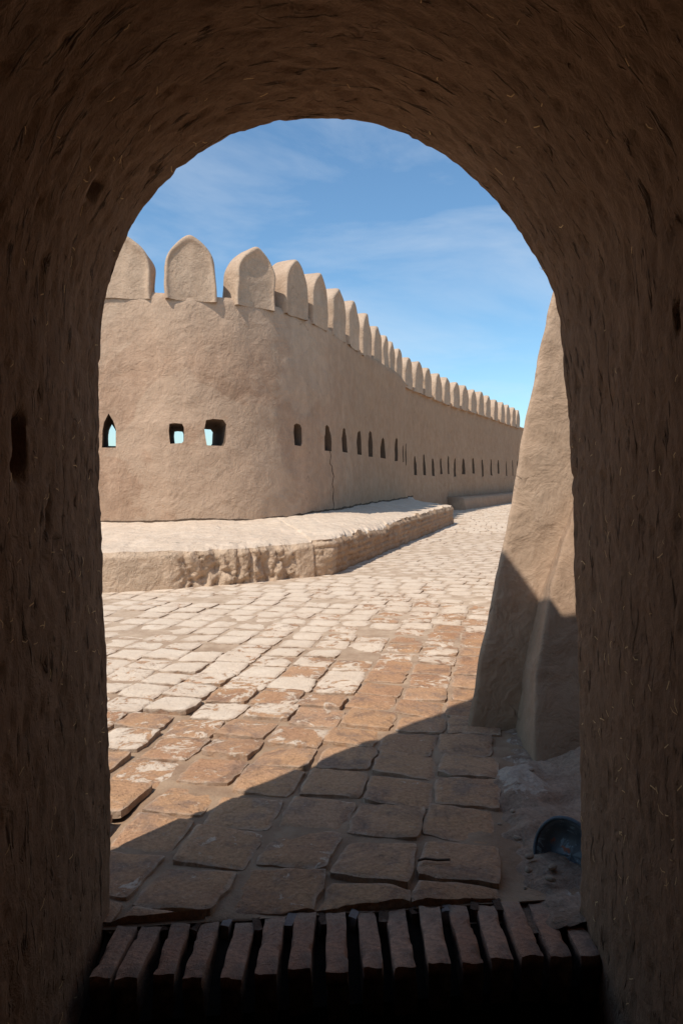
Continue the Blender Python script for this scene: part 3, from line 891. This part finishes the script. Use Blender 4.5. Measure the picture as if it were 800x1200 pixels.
    for k in range(len(V)):
        i = k % W; rr = k // W
        sk += [V[k][1] + (rows[rr][1] if rr < len(rows) else 0), cl[-1] * i / N, .5]
    at = me.attributes.new('skin', 'FLOAT_VECTOR', 'POINT'); at.data.foreach_set('vector', sk)
    adopt(o, gate)
    # parapet on top of the gate: one rounded merlon whose shadow reaches the buttress
    OL = [(-1.085, 3.0), (-1.085, 4.14), (-.95, 4.22), (-.74, 4.10), (-.56, 3.84), (-.43, 3.63), (-.30, 3.38), (-.20, 3.2), (-.15, 3.0)]
    V = [(x, y, z) for y in (EY - .002, EY - .42) for x, z in OL]; n = len(OL)
    F = [(i, (i + 1) % n, n + (i + 1) % n, n + i) for i in range(n)] + [tuple(range(n)), tuple(range(n, 2 * n))[::-1]]
    pm_ = mesh_obj('merlon', V, F, M_butt, smooth=False); fix_normals(pm_); adopt(pm_, gate)
    fl = mesh_obj('passage_floor', [(-.8, -3.4, -.36), (.8, -3.4, -.36), (.8, 1.76, -.36), (-.8, 1.76, -.36)], [(0, 1, 2, 3)], M_shade)
    adopt(fl, gate)
gateway()

# ------------------------------------------------------------------ brick-on-edge threshold
th = empty('brick_threshold', (0, 1.88, 0))
tag(th, 'worn threshold of bricks set on edge across the foot of the gateway', 'threshold')
def rough_box(name, cx, cy, cz, L, Wd, H, rz, ry, m, parent, amp=.006, res=.018, seed=0):
    bm = bmesh.new()
    nx, ny, nz = max(2, int(Wd / res)), max(2, int(L / res)), max(2, int(H / res))
    V = {}
    def vert(i, j, k):
        if (i, j, k) not in V:
            x = (i / nx - .5) * Wd; y = (j / ny - .5) * L; z = (k / nz - .5) * H
            # worn arrises
            ex = abs(i / nx - .5) * 2; ey = abs(j / ny - .5) * 2; ez = abs(k / nz - .5) * 2
            e2 = sorted((ex, ey, ez))[1]
            f = 1 - .10 * max(0, e2 - .9) * 10 * .35
            x *= f; z *= f
            if ey > .99: y *= .985
            w_ = Vector((x + .5 * seed, y + seed, z)) 
            x += amp * N3(w_.x * 14, w_.y * 14, w_.z * 14); z += amp * N3(w_.x * 11 + 4, w_.y * 11, w_.z * 11) ; y += amp * 2.2 * N3(w_.x * 30, w_.y * 18 + 6, w_.z * 18)
            ch = max(0, N3(w_.x * 40, w_.y * 34, w_.z * 40) - .12) * max(0, e2 - .6) * amp * 5; x -= ch * (1 if x > 0 else -1); z -= ch
            V[(i, j, k)] = bm.verts.new((x, y, z))
        return V[(i, j, k)]
    for i in range(nx):
        for j in range(ny):
            for k in (0, nz): bm.faces.new([vert(i, j, k), vert(i + 1, j, k), vert(i + 1, j + 1, k), vert(i, j + 1, k)])
    for i in range(nx):
        for k in range(nz):
            for j in (0, ny): bm.faces.new([vert(i, j, k), vert(i + 1, j, k), vert(i + 1, j, k + 1), vert(i, j, k + 1)])
    for j in range(ny):
        for k in range(nz):
            for i in (0, nx): bm.faces.new([vert(i, j, k), vert(i, j + 1, k), vert(i, j + 1, k + 1), vert(i, j, k + 1)])
    bmesh.ops.recalc_face_normals(bm, faces=bm.faces)
    me = bpy.data.meshes.new(name); bm.to_mesh(me); bm.free(); me.materials.append(m)
    me.polygons.foreach_set('use_smooth', [True] * len(me.polygons)); me.set_sharp_from_angle(angle=R(55))
    o = bpy.data.objects.new(name, me); C.objects.link(o)
    o.rotation_euler = (0, ry, rz); o.location = (cx, cy, cz)
    if parent: o.parent = parent; o.location = Vector((cx, cy, cz)) - Vector(parent.location)
    return o
rb = random.Random(11)
far_px = [150, 178, 212, 246, 285, 321, 357, 395, 432, 467, 506, 541, 575, 606, 640, 675, 705]
for k, px in enumerate(far_px):
    yy = 1078 - 14 * math.sin(max(0, (px - 150) / 555) * math.pi * .7)
    fpt = onZ(px, 1082, -.01); x = (px - 400) / 850 * 2.08
    fy = 2.045 + .11 * x + rb.uniform(-.010, .008); ny_ = 1.795 + .085 * x + .05 * x * x + rb.uniform(-.012, .012)
    L = fy - ny_; z = -.070 + rb.uniform(-.004, .005)
    if px > 620: z -= .012
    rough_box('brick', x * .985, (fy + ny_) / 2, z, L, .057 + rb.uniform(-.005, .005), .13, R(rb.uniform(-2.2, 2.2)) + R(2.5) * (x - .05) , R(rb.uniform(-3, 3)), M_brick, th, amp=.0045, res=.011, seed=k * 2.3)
bed = mesh_obj('bed', [(-.66, 1.75, -.12), (.69, 1.90, -.12), (.69, 2.13, -.03), (-.66, 1.98, -.03), (-.66, 1.75, -.40), (.69, 1.90, -.40)], [(0, 1, 2, 3), (4, 5, 1, 0)], M_shade, smooth=False)
adopt(bed, th)
for k in range(12):
    px = (196, 231, 266, 303, 377, 414, 450, 487, 524, 560, 590, 340)[k]
    x = (px - 400) / 850 * 2.07
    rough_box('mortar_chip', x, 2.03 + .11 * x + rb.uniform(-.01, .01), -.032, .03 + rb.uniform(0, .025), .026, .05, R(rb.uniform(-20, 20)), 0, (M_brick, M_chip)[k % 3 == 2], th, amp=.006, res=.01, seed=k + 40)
# pieces of broken brick wedged at the sides
# ------------------------------------------------------------------ blue dish, stick, pebbles
def dish():
    root = empty('enamel_dish', (.722, 2.28, .035))
    tag(root, 'chipped blue enamel dish half buried in dirt against the right jamb', 'dish')
    prof = [(0, -.035), (.05, -.035), (.085, -.032), (.105, -.012), (.118, .004), (.128, .008), (.133, .004), (.132, -.004), (.120, -.008), (.108, -.022), (.088, -.042), (.05, -.045), (0, -.045)]
    V = []; F = []; n = 48; m = len(prof)
    for i in range(n):
        a = i / n * 2 * math.pi
        for (r, h) in prof:
            rr = r * (1 + .02 * N3(math.cos(a) * 2, math.sin(a) * 2, 1)); V.append((rr * math.cos(a), rr * math.sin(a), h + .004 * N3(math.cos(a) * 3, math.sin(a) * 3, 4)))
    for i in range(n):
        for k in range(m - 1): a = i * m + k; b = ((i + 1) % n) * m + k; F.append((a, b, b + 1, a + 1))
    o = mesh_obj('bowl', V, F, M_enamel, root)
    # dark rolled rim
    V = []; F = []
    for i in range(n):
        a = i / n * 2 * math.pi
        for k in range(8):
            b = k / 8 * 2 * math.pi; rr = .131 * (1 + .02 * N3(math.cos(a) * 2, math.sin(a) * 2, 1)) + .0085 * math.cos(b)
            V.append((rr * math.cos(a), rr * math.sin(a), .004 + .0085 * math.sin(b) + .004 * N3(math.cos(a) * 3, math.sin(a) * 3, 4)))
    for i in range(n):
        for k in range(8): a = i * 8 + k; a2 = i * 8 + (k + 1) % 8; b = ((i + 1) % n) * 8 + k; b2 = ((i + 1) % n) * 8 + (k + 1) % 8; F.append((a, b, b2, a2))
    mesh_obj('rim', V, F, simple('dark blue worn rim', (.05, .068, .085), .5, .4), root)
    nrm = Vector((-.74, -.62, .28)).normalized(); root.scale = (.86,) * 3; root.rotation_euler = nrm.to_track_quat('Z', 'Y').to_euler()
dish()
def twig(pts, r, name, label):
    V = []; F = []
    for i, p in enumerate(pts):
        for k in range(5):
            a = k / 5 * 2 * math.pi; V.append((p[0] + .2 * r * math.cos(a), p[1] + r * math.cos(a), p[2] + r * math.sin(a)))
        if i:
            for k in range(5): F.append(((i - 1) * 5 + k, (i - 1) * 5 + (k + 1) % 5, i * 5 + (k + 1) % 5, i * 5 + k))
    tag(mesh_obj(name, V, F, M_stick), label, 'stick')
twig([(.245, 2.275, .022), (.27, 2.283, .024), (.31, 2.275, .023), (.35, 2.283, .021)], .004, 'twig', 'thin dark twig lying on a paving brick behind the threshold')
rp = random.Random(5)
PEB = [(.585, 2.22), (.64, 2.17), (.60, 2.42), (.56, 2.52), (.61, 2.30), (.665, 2.235), (.63, 2.62), (.80, 3.0), (.55, 2.12)]
pm = None
for k, (x, y) in enumerate(PEB):
    bm = bmesh.new(); bmesh.ops.create_icosphere(bm, subdivisions=2, radius=1)
    for v in bm.verts: v.co *= 1 + .35 * N3(v.co.x * 1.3 + k * 5, v.co.y * 1.3, v.co.z * 1.3)
    me = bpy.data.meshes.new('pebble'); bm.to_mesh(me); bm.free(); me.materials.append(M_stone)
    me.polygons.foreach_set('use_smooth', [True] * len(me.polygons))
    o = bpy.data.objects.new('pebble', me); C.objects.link(o); s = rp.uniform(.006, .014)
    o.location = (x, y, .022); o.scale = (s * 1.3, s, s * .7); o.rotation_euler = (0, 0, rp.uniform(0, 6))
    tag(o, 'small pale pebble in the dirt near the blue dish', 'pebble', 'pebbles in the dirt by the right jamb')
